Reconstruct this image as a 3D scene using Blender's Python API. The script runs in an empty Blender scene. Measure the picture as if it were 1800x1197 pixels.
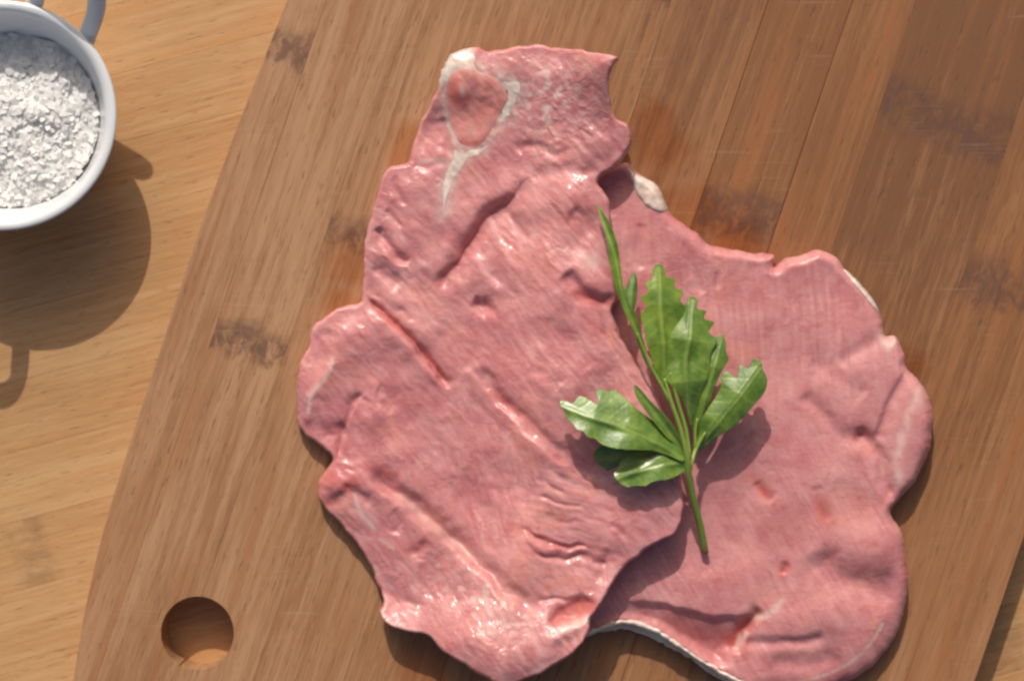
import bpy, bmesh, math
import numpy as np
from mathutils import Vector

scene = bpy.context.scene
R = math.radians

# ------------------------------------------------------------------ camera, sky, sun, exposure
PX = 5200.0            # photograph pixels per metre on the board's top face (z = 0)
D = 0.75               # camera height above the board
cam_d = bpy.data.cameras.new('camera')
cam = bpy.data.objects.new('camera', cam_d)
scene.collection.objects.link(cam)
cam.location = (0, 0, D)
cam.rotation_euler = (0, 0, 0)
cam_d.sensor_width = 36
cam_d.lens = 36 * D / (1800 / PX)
cam_d.clip_start = 0.01
cam_d.clip_end = 50
cam_d.dof.use_dof = True
cam_d.dof.focus_distance = D - 0.016
cam_d.dof.aperture_fstop = 5.6
scene.camera = cam

SUN_EL, SUN_AZ_OFF = 36.7, 9.4        # elevation; light travels down the picture, a touch to the right
world = bpy.data.worlds.new('World')
scene.world = world
world.use_nodes = True
wn = world.node_tree
sky = wn.nodes.new('ShaderNodeTexSky')
sky.sky_type = 'NISHITA'
sky.sun_disc = False
sky.dust_density = 7.0          # hazy, whitish summer sky
sky.ozone_density = 0.5
sky.sun_elevation = R(SUN_EL)
sky.sun_rotation = R(-SUN_AZ_OFF)
wn.links.new(sky.outputs[0], wn.nodes['Background'].inputs[0])
wn.nodes['Background'].inputs[1].default_value = 0.076

sun_d = bpy.data.lights.new('sun', 'SUN')
sun_d.energy = 2.8
sun_d.angle = R(0.5)
sun_d.color = (1.0, 0.945, 0.87)
sun = bpy.data.objects.new('sun', sun_d)
scene.collection.objects.link(sun)
a = R(SUN_AZ_OFF)
light_dir = Vector((math.sin(a) * math.cos(R(SUN_EL)), -math.cos(a) * math.cos(R(SUN_EL)), -math.sin(R(SUN_EL))))
sun.rotation_euler = light_dir.to_track_quat('-Z', 'Y').to_euler()
sun.location = (-0.1, 1, 1)

scene.view_settings.view_transform = 'Standard'
scene.view_settings.look = 'None'
scene.view_settings.gamma = 1
scene.view_settings.exposure = 0.0
scene.view_settings.use_curve_mapping = False
scene.render.engine = 'CYCLES'
scene.cycles.pixel_filter_type = 'BLACKMAN_HARRIS'
scene.cycles.filter_width = 2.6
scene.cycles.diffuse_bounces = 8

# ------------------------------------------------------------------ helpers
C = scene.collection
TABLE_Z = -0.015


def P(px, py, z=0.0):
    """point in the place, at height z (m), that stands at a pixel of the photograph"""
    k = (D - z) / D / PX
    return ((px - 900) * k, -(py - 598.5) * k, z)


def tag(o, label, cat, group=None):
    o['label'] = label
    o['category'] = cat
    if group:
        o['group'] = group


def empty(name, loc):
    o = bpy.data.objects.new(name, None)
    o.location = loc
    o.empty_display_size = 0.02
    C.objects.link(o)
    return o


def put(name, me, mat, parent=None):
    o = bpy.data.objects.new(name, me)
    C.objects.link(o)
    if mat:
        me.materials.append(mat)
    if parent:
        o.parent = parent
        o.matrix_parent_inverse = parent.matrix_basis.inverted()
    return o


def smooth01(x):
    x = np.clip(x, 0, 1)
    return x * x * (3 - 2 * x)


def sstep(e0, e1, x):
    return smooth01((x - e0) / (e1 - e0))


LATTICE = {}


def vnoise(x, y, seed):
    n = 256
    if seed not in LATTICE:
        g = np.random.RandomState(seed).rand(n, n) * 2 * np.pi
        LATTICE[seed] = (np.cos(g), np.sin(g))
    gx, gy = LATTICE[seed]
    xi = np.floor(x).astype(int)
    yi = np.floor(y).astype(int)
    fx, fy = x - xi, y - yi
    u = fx * fx * fx * (fx * (fx * 6 - 15) + 10)
    v = fy * fy * fy * (fy * (fy * 6 - 15) + 10)

    def gr(ix, iy, dx, dy):
        return gx[ix % n, iy % n] * dx + gy[ix % n, iy % n] * dy
    a0 = gr(xi, yi, fx, fy)
    b0 = gr(xi + 1, yi, fx - 1, fy)
    a1 = gr(xi, yi + 1, fx, fy - 1)
    b1 = gr(xi + 1, yi + 1, fx - 1, fy - 1)
    return 1.5 * ((a0 * (1 - u) + b0 * u) * (1 - v) + (a1 * (1 - u) + b1 * u) * v)


def fbm(x, y, lam, seed, octaves=3, gain=0.5, ang=0.0, stretch=1.0):
    c, s = math.cos(ang), math.sin(ang)
    p = (x * c + y * s) / (lam * stretch)
    q = (-x * s + y * c) / lam
    out = 0
    amp = 1.0
    for i in range(octaves):
        out = out + amp * vnoise(p + 17.3 * i, q + 5.1 * i, seed + i)
        p, q = p * 2.03, q * 2.03
        amp *= gain
    return out


def catmull(pts, closed=True, step=6.0):
    pts = np.array(pts, float)
    n = len(pts)
    out = []
    rng = range(n) if closed else range(n - 1)
    for i in rng:
        if closed:
            p0, p1, p2, p3 = pts[i - 1], pts[i], pts[(i + 1) % n], pts[(i + 2) % n]
        else:
            p0, p1, p2, p3 = pts[max(i - 1, 0)], pts[i], pts[i + 1], pts[min(i + 2, n - 1)]
        m = max(2, int(np.linalg.norm(p2 - p1) / step))
        for t in np.arange(m) / m:
            out.append(0.5 * ((2 * p1) + (-p0 + p2) * t + (2 * p0 - 5 * p1 + 4 * p2 - p3) * t * t + (-p0 + 3 * p1 - 3 * p2 + p3) * t ** 3))
    if not closed:
        out.append(pts[-1])
    return np.array(out)


def seg_dist(X, Y, poly, closed):
    """distance, nearest point and normalised position along a polyline"""
    A = poly
    B = np.roll(poly, -1, 0)
    if not closed:
        A, B = A[:-1], B[:-1]
    L = np.hypot(*(B - A).T)
    cum = np.concatenate([[0], np.cumsum(L)])
    x, y = X.ravel(), Y.ravel()
    bd = np.full(x.shape, 1e9)
    bx = np.zeros_like(x)
    by = np.zeros_like(x)
    bt = np.zeros_like(x)
    side = np.zeros_like(x)
    for i in range(len(A)):
        dx, dy = B[i] - A[i]
        l2 = dx * dx + dy * dy + 1e-12
        t = np.clip(((x - A[i, 0]) * dx + (y - A[i, 1]) * dy) / l2, 0, 1)
        qx, qy = A[i, 0] + t * dx, A[i, 1] + t * dy
        d = (x - qx) ** 2 + (y - qy) ** 2
        m = d < bd
        bd[m] = d[m]
        bx[m] = qx[m]
        by[m] = qy[m]
        bt[m] = (cum[i] + t[m] * L[i]) / cum[-1]
        side[m] = ((x[m] - A[i, 0]) * dy - (y[m] - A[i, 1]) * dx) / math.sqrt(l2)
    s = X.shape
    return np.sqrt(bd).reshape(s), bx.reshape(s), by.reshape(s), bt.reshape(s), side.reshape(s)


def inside(X, Y, poly):
    r = np.zeros(X.shape, bool)
    n = len(poly)
    for i in range(n):
        x0, y0 = poly[i]
        x1, y1 = poly[(i + 1) % n]
        if y0 == y1:
            continue
        c = ((y0 > Y) != (y1 > Y)) & (X < (x1 - x0) * (Y - y0) / (y1 - y0) + x0)
        r ^= c
    return r


def sheet(outline, cell, fn):
    """solid skin over a drawn outline; fn(x, y, d) gives top, bottom (px) and per-vertex marks"""
    lo, hi = outline.min(0) - cell * 2, outline.max(0) + cell * 2
    xs, ys = np.arange(lo[0], hi[0], cell), np.arange(lo[1], hi[1], cell)
    X, Y = np.meshgrid(xs, ys)
    ins = inside(X, Y, outline)
    d, bx, by, _, _ = seg_dist(X, Y, outline, True)
    X = np.where(ins, X, bx)
    Y = np.where(ins, Y, by)
    d = np.where(ins, d, 0.0)
    keep = ins[:-1, :-1] | ins[1:, :-1] | ins[:-1, 1:] | ins[1:, 1:]
    used = np.zeros(ins.shape, bool)
    used[:-1, :-1] |= keep
    used[1:, :-1] |= keep
    used[:-1, 1:] |= keep
    used[1:, 1:] |= keep
    idx = -np.ones(ins.shape, int)
    n = used.sum()
    idx[used] = np.arange(n)
    x, y, dd = X[used], Y[used], d[used]
    top, bot, marks = fn(x, y, dd)
    inner = dd > 0
    bidx = np.arange(n)
    bidx[inner] = n + np.arange(inner.sum())
    i, j = np.nonzero(keep)
    q = np.stack([idx[i, j], idx[i + 1, j], idx[i + 1, j + 1], idx[i, j + 1]], 1)
    qb = bidx[q][:, ::-1]
    V = np.concatenate([np.stack([x, y, top], 1), np.stack([x, y, bot], 1)[inner]])
    F = np.concatenate([q, qb])
    M = {k: np.concatenate([v, v[inner]]) for k, v in marks.items()}
    return V, F, M


def mesh_from(name, V, F, M, k=1.0, org=(0, 0, 0), smooth=True):
    co = np.empty((len(V), 3))
    co[:, 0] = (V[:, 0] - 900) * k / PX - org[0]
    co[:, 1] = -(V[:, 1] - 598.5) * k / PX - org[1]
    co[:, 2] = V[:, 2] / PX - org[2]
    me = bpy.data.meshes.new(name)
    me.vertices.add(len(co))
    me.vertices.foreach_set('co', co.ravel())
    nf = len(F)
    me.loops.add(nf * 4)
    me.loops.foreach_set('vertex_index', F.ravel().astype(np.int32))
    me.polygons.add(nf)
    me.polygons.foreach_set('loop_start', (np.arange(nf) * 4).astype(np.int32))
    me.polygons.foreach_set('use_smooth', np.full(nf, smooth))
    for key, v in (M or {}).items():
        at = me.attributes.new(key, 'FLOAT', 'POINT')
        at.data.foreach_set('value', v.astype(np.float32))
    me.update(calc_edges=True)
    me.validate()
    return me


# ------------------------------------------------------------------ material helpers
class NT:
    def __init__(self, name):
        self.m = bpy.data.materials.new(name)
        self.m.use_nodes = True
        self.t = self.m.node_tree
        self.b = self.t.nodes['Principled BSDF']

    def n(self, typ, **kw):
        nd = self.t.nodes.new(typ)
        for k, v in kw.items():
            if k.startswith('i_'):
                key = k[2:]
                key = int(key) if key.isdigit() else key.replace('_', ' ')
                self.put(nd.inputs[key], v)
            else:
                setattr(nd, k, v)
        return nd

    def put(self, sock, v):
        if isinstance(v, bpy.types.NodeSocket):
            self.t.links.new(v, sock)
        elif isinstance(v, bpy.types.Node):
            self.t.links.new(v.outputs[0], sock)
        else:
            sock.default_value = v

    def math(self, op, a, b=0.0, c=0.0, clamp=False):
        nd = self.n('ShaderNodeMath', operation=op, use_clamp=clamp)
        self.put(nd.inputs[0], a)
        self.put(nd.inputs[1], b)
        self.put(nd.inputs[2], c)
        return nd.outputs[0]

    def mix(self, f, a, b, blend='MIX'):
        nd = self.n('ShaderNodeMix', data_type='RGBA', blend_type=blend)
        self.put(nd.inputs[0], f)
        for s, v in ((6, a), (7, b)):
            if isinstance(v, tuple) and len(v) == 3:
                v = v + (1.0,)
            self.put(nd.inputs[s], v)
        return nd.outputs[2]

    def noise(self, vec, scale, detail=3.0, rough=0.55, dist=0.0):
        nd = self.n('ShaderNodeTexNoise')
        self.put(nd.inputs['Vector'], vec)
        self.put(nd.inputs['Scale'], scale)
        self.put(nd.inputs['Detail'], detail)
        self.put(nd.inputs['Roughness'], rough)
        self.put(nd.inputs['Distortion'], dist)
        return nd.outputs[0]

    def mapping(self, vec, scale=(1, 1, 1), rot=(0, 0, 0), loc=(0, 0, 0)):
        nd = self.n('ShaderNodeMapping')
        self.put(nd.inputs[0], vec)
        nd.inputs['Location'].default_value = loc
        nd.inputs['Rotation'].default_value = rot
        nd.inputs['Scale'].default_value = scale
        return nd.outputs[0]

    def ramp(self, f, lo, hi, a=0.0, b=1.0):
        nd = self.n('ShaderNodeMapRange', clamp=True, interpolation_type='SMOOTHSTEP')
        self.put(nd.inputs[0], f)
        for i, v in enumerate((lo, hi, a, b)):
            self.put(nd.inputs[i + 1], v)
        return nd.outputs[0]

    def attr(self, name, typ='GEOMETRY'):
        nd = self.n('ShaderNodeAttribute', attribute_name=name, attribute_type=typ)
        return nd.outputs['Fac']

    def bump(self, h, dist, strength=1.0, normal=None):
        nd = self.n('ShaderNodeBump')
        self.put(nd.inputs['Height'], h)
        nd.inputs['Distance'].default_value = dist
        nd.inputs['Strength'].default_value = strength
        if normal is not None:
            self.put(nd.inputs['Normal'], normal)
        return nd.outputs[0]

    def out(self, **kw):
        for k, v in kw.items():
            s = self.b.inputs[k.replace('_', ' ')]
            if isinstance(v, tuple) and len(v) == 3 and s.type == 'RGBA':
                v = v + (1.0,)
            self.put(s, v)
        return self.m


def wood(name, ang, pale, mid, dark, red, juice=None, rough=0.5, node=0.78):
    """bamboo strips: grain along +X of a frame turned by ang; tint, node position and seed from each plank"""
    w = NT(name)
    geo = w.n('ShaderNodeNewGeometry')
    pos = geo.outputs['Position']
    g0 = w.mapping(pos, rot=(0, 0, -ang))                 # x along the grain, y across it
    seed = w.attr('seed', 'OBJECT')
    off = w.n('ShaderNodeCombineXYZ')
    w.put(off.inputs[0], w.math('MULTIPLY', seed, 3.7))
    w.put(off.inputs[2], w.math('MULTIPLY', seed, 1.3))
    add = w.n('ShaderNodeVectorMath', operation='ADD')
    w.put(add.inputs[0], g0)
    w.put(add.inputs[1], off.outputs[0])
    g = add.outputs[0]
    broad = w.noise(w.mapping(g, scale=(9, 60, 30)), 1.0, 3, 0.55, 0.4)
    streak = w.noise(w.mapping(g, scale=(14, 420, 60)), 1.0, 4, 0.6, 0.25)
    fibre = w.noise(w.mapping(g, scale=(110, 1500, 200)), 1.0, 3, 0.6)
    pore = w.noise(w.mapping(g, scale=(170, 1150, 100)), 1.0, 2, 0.5)
    cloud = w.noise(pos, 22, 3, 0.6)
    tint = w.attr('tint', 'OBJECT')
    f = w.math('ADD', w.math('MULTIPLY', w.math('SUBTRACT', broad, 0.5), 1.3), w.math('MULTIPLY', w.math('SUBTRACT', streak, 0.5), 1.75))
    f = w.math('ADD', f, w.math('MULTIPLY', w.math('SUBTRACT', fibre, 0.5), 1.15))
    f = w.math('ADD', f, w.math('MULTIPLY', w.math('SUBTRACT', cloud, 0.5), 0.5))
    f = w.math('ADD', f, tint)
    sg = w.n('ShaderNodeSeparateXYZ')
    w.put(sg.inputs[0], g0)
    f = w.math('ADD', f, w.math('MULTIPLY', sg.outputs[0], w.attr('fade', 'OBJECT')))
    col = w.mix(w.ramp(f, -0.55, 0.25), pale, mid)
    col = w.mix(w.ramp(f, 0.05, 0.95), col, dark)
    redm = w.ramp(w.noise(w.mapping(g, scale=(7, 120, 40), loc=(4, 2, 1)), 1.0, 3, 0.6), 0.5, 0.75)
    col = w.mix(w.math('ADD', w.math('MULTIPLY', redm, 0.55), w.attr('warm', 'OBJECT')), col, red)
    # short dark pores along the grain
    pm = w.ramp(pore, 0.60, 0.74)
    col = w.mix(w.math('MULTIPLY', pm, 0.42), col, tuple(c * 0.55 for c in dark))
    # bamboo node: a dark ragged band across the strip
    sx = w.n('ShaderNodeSeparateXYZ')
    w.put(sx.inputs[0], g0)
    nv = w.attr('node_along', 'OBJECT')
    nw = w.attr('node_width', 'OBJECT')
    wob = w.noise(w.mapping(g, scale=(60, 45, 30)), 1.0, 3, 0.65)
    wob2 = w.noise(w.mapping(g, scale=(170, 260, 60)), 1.0, 4, 0.7, 0.6)
    dv = w.math('SUBTRACT', sx.outputs[0], nv)
    dv = w.math('ADD', dv, w.math('MULTIPLY', w.math('SUBTRACT', wob, 0.5), 0.022))
    dv = w.math('ADD', dv, w.math('MULTIPLY', w.math('SUBTRACT', wob2, 0.5), 0.012))
    band = w.ramp(w.math('DIVIDE', w.math('ABSOLUTE', dv), nw), 0.25, 1.15, 1.0, 0.0)
    band = w.math('MULTIPLY', band, w.ramp(wob2, 0.34, 0.58, 0.2, 1.0))
    col = w.mix(w.math('MULTIPLY', band, node), col, (0.125, 0.060, 0.042))
    # fine pale knife scratches
    scr = 0.0
    for i, (ra, lc) in enumerate(((0.25, 0.3), (-0.12, 1.7))):
        sv = w.mapping(pos, rot=(0, 0, ra), scale=(38, 1300, 1), loc=(lc, lc, lc))
        s = w.noise(sv, 1.0, 2, 0.5, 0.15)
        gate = w.ramp(w.noise(pos, 26 + 9 * i, 2, 0.5), 0.52, 0.68)
        scr = w.math('MAXIMUM', scr, w.math('MULTIPLY', w.ramp(s, 0.62, 0.72), gate))
    rgh = w.math('ADD', rough, w.math('MULTIPLY', w.math('SUBTRACT', cloud, 0.5), 0.25))
    if juice:
        col = w.mix(w.math('MULTIPLY', scr, 0.16), col, (0.60, 0.47, 0.36))
        wet = 0.0
        rag = w.noise(pos, 95, 3, 0.6)
        for (px, py, rr) in juice:
            x, y, _ = P(px, py)
            vd = w.n('ShaderNodeVectorMath', operation='DISTANCE')
            w.put(vd.inputs[0], pos)
            vd.inputs[1].default_value = (x, y, 0)
            q = w.math('ADD', w.math('DIVIDE', vd.outputs['Value'], rr / PX), w.math('MULTIPLY', w.math('SUBTRACT', rag, 0.5), 1.4))
            wet = w.math('MAXIMUM', wet, w.ramp(q, 0.2, 1.15, 1.0, 0.0))
        col = w.mix(w.math('MULTIPLY', wet, 0.7), col, w.mix(1.0, col, (0.88, 0.60, 0.42), 'MULTIPLY'))
        rgh = w.math('SUBTRACT', rgh, w.math('MULTIPLY', wet, 0.18))
    h = w.math('ADD', w.math('MULTIPLY', fibre, 0.5), w.math('MULTIPLY', streak, 0.5))
    h = w.math('SUBTRACT', h, w.math('MULTIPLY', pm, 0.5))
    nrm = w.bump(h, 0.00022, 0.55)
    return w.out(Base_Color=col, Roughness=rgh, Normal=nrm, Specular_IOR_Level=0.4)


# ------------------------------------------------------------------ plank maker
def plank_mesh(name, poly, z_top, depth, bev):
    """poly: (n,2) metres, any winding; a solid strip with eased upper edges"""
    poly = np.array(poly)
    x, y = poly.T
    if np.sum(x * np.roll(y, -1) - np.roll(x, -1) * y) < 0:
        poly = poly[::-1]
    e = np.roll(poly, -1, 0) - poly
    e /= np.hypot(*e.T)[:, None] + 1e-12
    nr = np.stack([-e[:, 1], e[:, 0]], 1)                 # inward
    m = nr + np.roll(nr, 1, 0)
    m /= np.clip((m * nr).sum(1), 0.6, None)[:, None]
    inn = poly + m * bev
    n = len(poly)
    rings = [(inn, z_top), (poly + m * bev * 0.3, z_top - bev * 0.3), (poly, z_top - bev), (poly, z_top - depth)]
    V = [(p[0], p[1], z) for r, z in rings for p in r]
    F = [tuple(range(n)), tuple(range(4 * n - 1, 3 * n - 1, -1))]
    for k in range(3):
        for i in range(n):
            j = (i + 1) % n
            F.append((k * n + i, (k + 1) * n + i, (k + 1) * n + j, k * n + j))
    me = bpy.data.meshes.new(name)
    me.from_pydata(V, [], F)
    me.update()
    return me


# ------------------------------------------------------------------ the table: bamboo strips rising to the right
TAB_ANG = math.atan2(0.27, 1.0)
m_table = wood('table_bamboo', TAB_ANG, (0.585, 0.35, 0.165), (0.50, 0.275, 0.118), (0.36, 0.165, 0.06), (0.56, 0.25, 0.085), rough=0.46, node=0.3)
table = empty('table_top', (0, 0, TABLE_Z))
table['kind'] = 'structure'
rng = np.random.RandomState(5)
ca, sa = math.cos(TAB_ANG), math.sin(TAB_ANG)


def tabframe(px, py):
    x, y, _ = P(px, py, TABLE_Z)
    return x * ca + y * sa, -x * sa + y * ca


v0 = tabframe(250, 241)[1]
wid = 0.0233
tab_nodes = {}
for px, py in ((55, 965), (1760, 1120)):
    u, v = tabframe(px, py)
    tab_nodes[int(math.floor((v - v0) / wid))] = u
tints = {-1: 0.10, 0: -0.05, 1: -0.12, -2: -0.02}
for k in range(-15, 13):
    va, vb = v0 + k * wid, v0 + (k + 1) * wid - 0.00006
    pts = [(u * ca - v * sa, u * sa + v * ca) for u, v in ((-0.36, va), (0.36, va), (0.36, vb), (-0.36, vb))]
    o = put('plank', plank_mesh('plank', pts, TABLE_Z, 0.02, 0.0001), m_table, table)
    o['tint'] = float(tints.get(k, rng.uniform(-0.18, 0.12)))
    o['seed'] = float(k + 20) * 0.37
    o['node_along'] = float(tab_nodes.get(k, 9.0))
    o['node_width'] = 0.0085

# ------------------------------------------------------------------ the cutting board
board = empty('cutting_board', P(900, 598.5, TABLE_Z))
tag(board, 'brown laminated bamboo cutting board with round hanging hole, lying on table under raw meat', 'cutting board')
BR_ANG = math.atan2(1.0, 0.34)            # grain direction: up and a little to the right
juice = [(1165, 265, 75), (1215, 370, 75), (622, 470, 70), (725, 255, 60), (1300, 430, 70), (600, 530, 45), (760, 1170, 90), (1600, 640, 45), (1150, 210, 50)]
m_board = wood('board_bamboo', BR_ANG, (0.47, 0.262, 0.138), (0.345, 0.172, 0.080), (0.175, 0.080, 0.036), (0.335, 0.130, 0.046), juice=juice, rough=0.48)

left_edge = catmull([(655, -420), (600, -270), (555, -140), (505, 0), (440, 165), (396, 280), (352, 400), (290, 590), (222, 800), (184, 925), (152, 1060), (131, 1180), (112, 1290), (95, 1385)], False, 12)


def left_u(y):
    return np.interp(y, left_edge[:, 1], left_edge[:, 0]) + 0.34 * y


HX, HY, HR = 347.0, 1112.0, 64.0
joints = [575, 713, 852, 1010, 1180, 1352, 1500, 1611, 1857, 2000]
right_u = 2120.0
y_top, y_bot = -420.0, 1385.0
bounds = [None] + joints + [right_u]
props = [   # tint, node centre pixel or None
    (-0.12, (545, 95)), (-0.08, (445, 590)), (-0.12, (612, 405)), (-0.04, (470, 1320)), (0.12, (940, -100)), (0.24, (1010, 1300)),
    (0.46, (1300, 372)), (0.42, (1520, -300)), (0.56, (1655, 205)), (0.36, (1745, 500)), (0.26, None)]
cb, sb = math.cos(BR_ANG), math.sin(BR_ANG)
for i in range(len(bounds) - 1):
    ub = bounds[i + 1]
    pts = []
    gap = 0.12
    if i == 0:
        ys = left_edge[:, 1]
        for (x, y) in left_edge:
            if x + 0.34 * y < ub - 3:
                pts.append((x, y))
        pts.append((ub - gap - 0.34 * y_bot, y_bot))
    else:
        ua = bounds[i] + gap
        side = []
        for y in np.linspace(y_top, y_bot, 60):
            side.append((ua - 0.34 * y, y))
        pts += side
    if i > 0:
        pts[-1] = (pts[-1][0], y_bot)
    right = [(ub - gap - 0.34 * y, y) for y in np.linspace(y_bot, y_top, 60)]
    pts += right if i > 0 else right[1:]
    # drop near-duplicates, carve the hanging hole out of the two strips that meet in it
    pp = []
    for (x, y) in pts:
        dx, dy = x - HX, y - HY
        if math.hypot(dx, dy) < HR:
            continue
        pp.append((x, y))
    if i in (1, 2):
        uj = 713 + (gap if i == 2 else -gap)
        ang = []
        for t in np.linspace(0, 2 * math.pi, 97)[:-1]:
            x, y = HX + HR * math.cos(t), HY + HR * math.sin(t)
            u = x + 0.34 * y
            if (i == 1 and u < uj) or (i == 2 and u > uj):
                ang.append((t, x, y))
        # order the arc continuously
        ts = [q[0] for q in ang]
        cut = 0
        for q in range(len(ts)):
            if (ts[q] - ts[q - 1]) > 0.2:
                cut = q
        arc = [(q[1], q[2]) for q in ang[cut:] + ang[:cut]]
        # insert where the side was cut: between the consecutive points nearest the hole on the joint side
        best = None
        for q in range(len(pp)):
            a_, b_ = pp[q], pp[(q + 1) % len(pp)]
            mx, my = (a_[0] + b_[0]) / 2, (a_[1] + b_[1]) / 2
            if abs(a_[0] + 0.34 * a_[1] - uj) < 2 and abs(b_[0] + 0.34 * b_[1] - uj) < 2:
                dd = math.hypot(mx - HX, my - HY)
                if best is None or dd < best[0]:
                    best = (dd, q)
        q = best[1]
        if math.hypot(arc[0][0] - pp[q][0], arc[0][1] - pp[q][1]) > math.hypot(arc[-1][0] - pp[q][0], arc[-1][1] - pp[q][1]):
            arc = arc[::-1]
        pp = pp[:q + 1] + arc + pp[q + 1:]
    clean = [pp[0]]
    for p in pp[1:]:
        if math.hypot(p[0] - clean[-1][0], p[1] - clean[-1][1]) > 1.0:
            clean.append(p)
    world_pts = [P(x, y)[:2] for x, y in clean]
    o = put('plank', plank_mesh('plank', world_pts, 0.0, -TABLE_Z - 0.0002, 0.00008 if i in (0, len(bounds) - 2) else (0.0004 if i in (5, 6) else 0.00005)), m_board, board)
    tint, nd = props[i]
    o['tint'] = tint
    o['seed'] = 0.61 * i + 0.2
    if nd:
        x, y, _ = P(*nd)
        o['node_along'] = x * cb + y * sb
    else:
        o['node_along'] = 9.0
    o['node_width'] = 0.0105 if i in (6, 8) else 0.0075
    o['warm'] = (0, 0, 0.05, 0.1, 0.15, 0.25, 0.4, 0.4, 0.15, 0.35, 0.35)[i] * 1.0
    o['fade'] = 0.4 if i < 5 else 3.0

# ------------------------------------------------------------------ raw meat material
m = NT('raw_meat')
pos = m.n('ShaderNodeNewGeometry').outputs['Position']
fat, redat, wetat, pale = m.attr('fat'), m.attr('red'), m.attr('wet'), m.attr('pale')
big = m.noise(pos, 28, 3, 0.6, 0.6)
med = m.noise(pos, 95, 4, 0.6, 0.8)
fine = m.noise(m.mapping(pos, rot=(0, 0, 0.9), scale=(300, 950, 400)), 1.0, 3, 0.6, 0.4)
f = m.math('ADD', m.math('MULTIPLY', big, 0.5), m.math('MULTIPLY', med, 0.5))
col = m.mix(m.ramp(f, 0.36, 0.66), (0.55, 0.190, 0.198), (0.68, 0.312, 0.308))
col = m.mix(m.ramp(m.noise(pos, 46, 2, 0.5, 1.0), 0.54, 0.72, 0, 0.6), col, (0.72, 0.29, 0.235))
col = m.mix(m.ramp(m.noise(m.mapping(pos, loc=(3, 1, 2)), 60, 3, 0.6, 1.2), 0.52, 0.72, 0, 0.3), col, (0.54, 0.195, 0.215))
col = m.mix(m.ramp(fine, 0.42, 0.72, 0.0, 0.14), col, (0.72, 0.40, 0.39))
col = m.mix(m.ramp(fine, 0.5, 0.25, 0.0, 0.12), col, (0.40, 0.10, 0.105))
fib = m.attr('fibre')
col = m.mix(m.ramp(fib, 0.52, 0.85, 0.0, m.ramp(big, 0.38, 0.62, 0.12, 0.46)), col, (0.78, 0.45, 0.43))
col = m.mix(m.ramp(fib, 0.48, 0.15, 0.0, m.ramp(big, 0.38, 0.62, 0.15, 0.5)), col, (0.50, 0.135, 0.14))
strk = m.noise(m.mapping(pos, rot=(0, 0, 1.15), scale=(130, 300, 200)), 1.0, 4, 0.65, 1.8)
col = m.mix(m.ramp(strk, 0.54, 0.74, 0.0, 0.4), col, (0.78, 0.42, 0.39))
col = m.mix(m.ramp(strk, 0.47, 0.28, 0.0, 0.45), col, (0.47, 0.105, 0.112))
col = m.mix(m.ramp(m.noise(pos, 260, 4, 0.7, 1.0), 0.54, 0.74, 0.0, 0.25), col, (0.78, 0.46, 0.44))  # small pale specks: fat marbling, with glare painted in
col = m.mix(m.math('MULTIPLY', pale, 0.5), col, (0.78, 0.43, 0.40))
col = m.mix(m.math('MULTIPLY', redat, 0.8), col, (0.52, 0.085, 0.065))
fat_glint_n = m.math('MULTIPLY', fat, m.ramp(med, 0.25, 0.55, 0.75, 1.0))
col = m.mix(fat_glint_n, col, (0.78, 0.66, 0.58))  # fat, plus the glints painted into the same mask
bmp = m.math('ADD', m.math('MULTIPLY', m.noise(pos, 420, 3, 0.6, 0.3), 0.6), m.math('MULTIPLY', fine, 0.5))
nrm = m.bump(bmp, 0.0004, 0.2)
nrm2 = m.n('ShaderNodeBump')
m.put(nrm2.inputs['Height'], m.noise(pos, 280, 3, 0.55, 1.2))
nrm2.inputs['Distance'].default_value = 0.0022
m.put(nrm2.inputs['Strength'], m.math('ADD', 0.07, m.math('MULTIPLY', wetat, 0.36)))
m.put(nrm2.inputs['Normal'], nrm)
rgh = m.math('SUBTRACT', m.ramp(med, 0.3, 0.7, 0.42, 0.58), m.math('MULTIPLY', wetat, 0.17))
m_meat = m.out(Base_Color=col, Roughness=rgh, Normal=nrm2.outputs[0], Subsurface_Weight=0.5, Subsurface_Scale=0.0024,
               Subsurface_Radius=(1.0, 0.35, 0.28), Specular_IOR_Level=0.3, Coat_Weight=m.math('ADD', 0.3, m.math('MULTIPLY', wetat, 0.7)), Coat_Roughness=m.math('SUBTRACT', 0.22, m.math('MULTIPLY', wetat, 0.13)), Coat_IOR=1.45)
m.put(m.b.inputs['Coat Normal'], nrm2.outputs[0])

m = NT('meat_fat')
pos = m.n('ShaderNodeNewGeometry').outputs['Position']
nz = m.noise(pos, 150, 4, 0.6, 0.5)
col = m.mix(m.ramp(nz, 0.35, 0.65), (0.74, 0.56, 0.47), (0.84, 0.74, 0.65))
col = m.mix(m.ramp(m.noise(pos, 70, 2), 0.55, 0.75, 0, 0.45), col, (0.66, 0.36, 0.31))
m_fat = m.out(Base_Color=col, Roughness=0.36, Normal=m.bump(m.noise(pos, 300, 3, 0.5), 0.0007, 0.4), Subsurface_Weight=0.35,
              Subsurface_Scale=0.002, Subsurface_Radius=(1.0, 0.6, 0.45), Coat_Weight=0.25, Coat_Roughness=0.2)

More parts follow.
